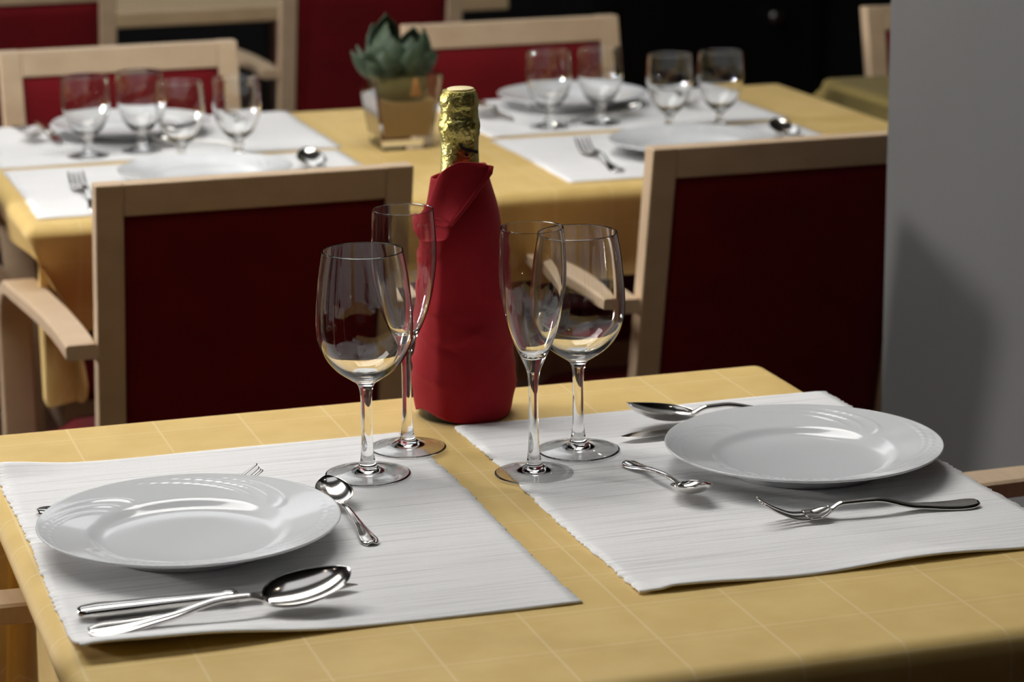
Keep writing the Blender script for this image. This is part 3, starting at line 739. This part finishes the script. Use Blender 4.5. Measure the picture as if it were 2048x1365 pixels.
def tube(name, pts, r, n=12):
    V, F = [], []
    P = [Vector(p) for p in pts]
    for i, p in enumerate(P):
        t = (P[min(i + 1, len(P) - 1)] - P[max(i - 1, 0)]).normalized(); a = t.orthogonal().normalized()
        if i and a.dot(pa) < 0: a = -a
        a = (pa - t * pa.dot(t)).normalized() if i else a
        pa = a; b = t.cross(a); rr = r[i] if isinstance(r, (list, tuple)) else r
        for k in range(n):
            q = 2 * PI * k / n; V.append(p + (a * math.cos(q) + b * math.sin(q)) * rr)
    for i in range(len(P) - 1):
        for k in range(n): F.append((i * n + k, i * n + (k + 1) % n, (i + 1) * n + (k + 1) % n, (i + 1) * n + k))
    F.append(tuple(range(n))); F.append(tuple(range((len(P) - 1) * n, len(P) * n))); return mesh(name, V, F)
hem = [(980, 330), (977, 342), (966, 358), (950, 378), (934, 398), (918, 418), (903, 437)]
pts = [front_pt(*((lambda q: (q[0], q[1] + .007, .0105))(px(*h)))) for h in hem]
link('hem', tube('hem', pts, [.0026, .0030, .0022, .0020, .0020, .0020, .0016]), NAP, nt, label='stitched hem of the napkin')

# ---------------------------------------------------------------- glass vase with succulent
vx, vy, vz = .399, 1.802, .7502
vt = thing('glass_vase', 'tapered square glass vase on the middle table holding sand and a succulent', 'vase', (vx, vy, vz))
def frustum(b, t_, z0, z1, wall, floor_):
    """open square glass, outer half sizes b->t_"""
    V = []; lv = [(b, z0), (t_, z1)]
    for h, z in lv: V += [(-h, -h, z), (h, -h, z), (h, h, z), (-h, h, z)]
    tf = b + (t_ - b) * (floor_ / (z1 - z0)) - wall
    for h, z in ((t_ - wall, z1), (tf, z0 + floor_)): V += [(-h, -h, z), (h, -h, z), (h, h, z), (-h, h, z)]
    F = [(3, 2, 1, 0), (12, 13, 14, 15)]
    for a, b_ in ((0, 4), (4, 8), (8, 12)):
        for k in range(4): F.append((a + k, a + (k + 1) % 4, b_ + (k + 1) % 4, b_ + k))
    bm = bmesh.new(); vs = [bm.verts.new(v) for v in V]
    for f in F: bm.faces.new([vs[i] for i in f])
    bmesh.ops.recalc_face_normals(bm, faces=bm.faces)
    bmesh.ops.bevel(bm, geom=list(bm.edges), offset=.0016, segments=2, affect='EDGES')
    me = bpy.data.meshes.new('vase'); bm.to_mesh(me); bm.free(); return me
link('vase_body', frustum(.038, .054, 0, .114, .0045, .020), GLASS, vt)
def sandm(z0, z1, g=.0008):
    hb = lambda z: .038 + .016 * z / .114 - .0045 - g
    top = []; n = 12; V = []; F = []
    for i in range(n + 1):
        for j in range(n + 1):
            u, v = i / n * 2 - 1, j / n * 2 - 1; z = z1 - .014 * (1 - u * u * .5 - v * v * .5) * .5 + .004 * v; h = hb(z)
            V.append((u * h, v * h, z))
    m_ = len(V); h = hb(z0)
    V += [(-h, -h, z0), (-h, h, z0), (h, h, z0), (h, -h, z0)]
    for i in range(n):
        for j in range(n): F.append((i * (n + 1) + j, (i + 1) * (n + 1) + j, (i + 1) * (n + 1) + j + 1, i * (n + 1) + j + 1))
    F.append((m_, m_ + 1, m_ + 2, m_ + 3))
    F.append(tuple(j for j in range(n + 1)) + (m_ + 1, m_)); F.append(tuple(n * (n + 1) + j for j in range(n, -1, -1)) + (m_ + 3, m_ + 2))
    F.append(tuple(i * (n + 1) for i in range(n, -1, -1)) + (m_, m_ + 3)); F.append(tuple(i * (n + 1) + n for i in range(n + 1)) + (m_ + 2, m_ + 1))
    return mesh('sand', V, F, smooth=False)
link('sand', sandm(.0212, .080), SAND, vt, kind='stuff', label='tan sand filling the glass vase')
link('moss_ball', lathe('moss', smooth_profile([(0, .068), (.02, .070), (.036, .080), (.042, .095), (.038, .108), (.02, .114), (0, .115)], 4), 28, fn=lambda r, z, a: (r * (1 + .05 * math.sin(5 * a) + .03 * math.sin(11 * a)), z)), SOIL, vt, label='dark mossy root ball')
link('clay_chip', box_me('clay', [[(-.007, -.004, 0), (.011, -.004, 0), (.011, .003, 0), (-.007, .003, 0), (0, -.004, .026), (.004, -.004, .026), (.004, .003, .026), (0, .003, .026)]], .001), TERRA, vt, (.012, -.0405, .082), label='orange clay chip in the moss')
pl = thing('succulent', 'dark green succulent with pointed cupped leaves growing in the glass vase', 'plant', (vx, vy, vz + .106))
def leaf(L, W_, cup, bend):
    top, bot = [], []
    for i in range(15):
        u = i / 14; hw = W_ * (math.sin(PI * min(1, u * .92 + .08))**.75) * (1 - .12 * u) + .0006; r1, r2 = [], []
        if u > .9: hw = max(.0005, hw * (1 - u) / .1)
        for j in range(9):
            t = -1 + j / 4; y = hw * t; z = cup * (t * t - 1) * (hw / W_) + bend * u * u * L; x = L * u
            crin = .0008 * math.sin(j * 2.4 + i * 1.3)
            r1.append((x, y, z + crin + .0012)); r2.append((x, y, z + crin - .0016 * (1 - t * t) - .0004))
        top.append(r1); bot.append(r2)
    return shell('leaf', top, bot)
lm_ = [leaf(.060, .021, .012, .25), leaf(.052, .024, .014, .35), leaf(.045, .018, .010, .15)]
rl = random.Random(11)
specs = [(195, 22, 0, 1.05), (165, 35, 0, .9), (215, 12, 1, .9), (240, 30, 1, .95), (255, 55, 1, 1.0), (285, 40, 1, 1.0), (320, 30, 1, .9), (100, 40, 1, 1.0), (60, 42, 0, .95),
         (20, 48, 0, .95), (345, 62, 0, 1.05), (140, 62, 0, 1.15), (120, 78, 0, 1.35), (180, 75, 1, 1.3), (220, 68, 1, 1.15), (300, 70, 1, .95), (30, 75, 2, 1.4), (265, 72, 2, 1.1), (205, 48, 2, 1.2), (0, 30, 2, 1.0)]
for a, e, k, s in specs:
    lx = -.008 if 90 < a < 270 else .006
    o = link('leaf', lm_[k], LEAF, pl, (lx + .014 * math.cos(math.radians(a)), .012 * math.sin(math.radians(a)), .002)); s *= 1.12
    o.rotation_euler = (rl.uniform(-.2, .2), -math.radians(e), math.radians(a)); o.scale = (s, s, s)
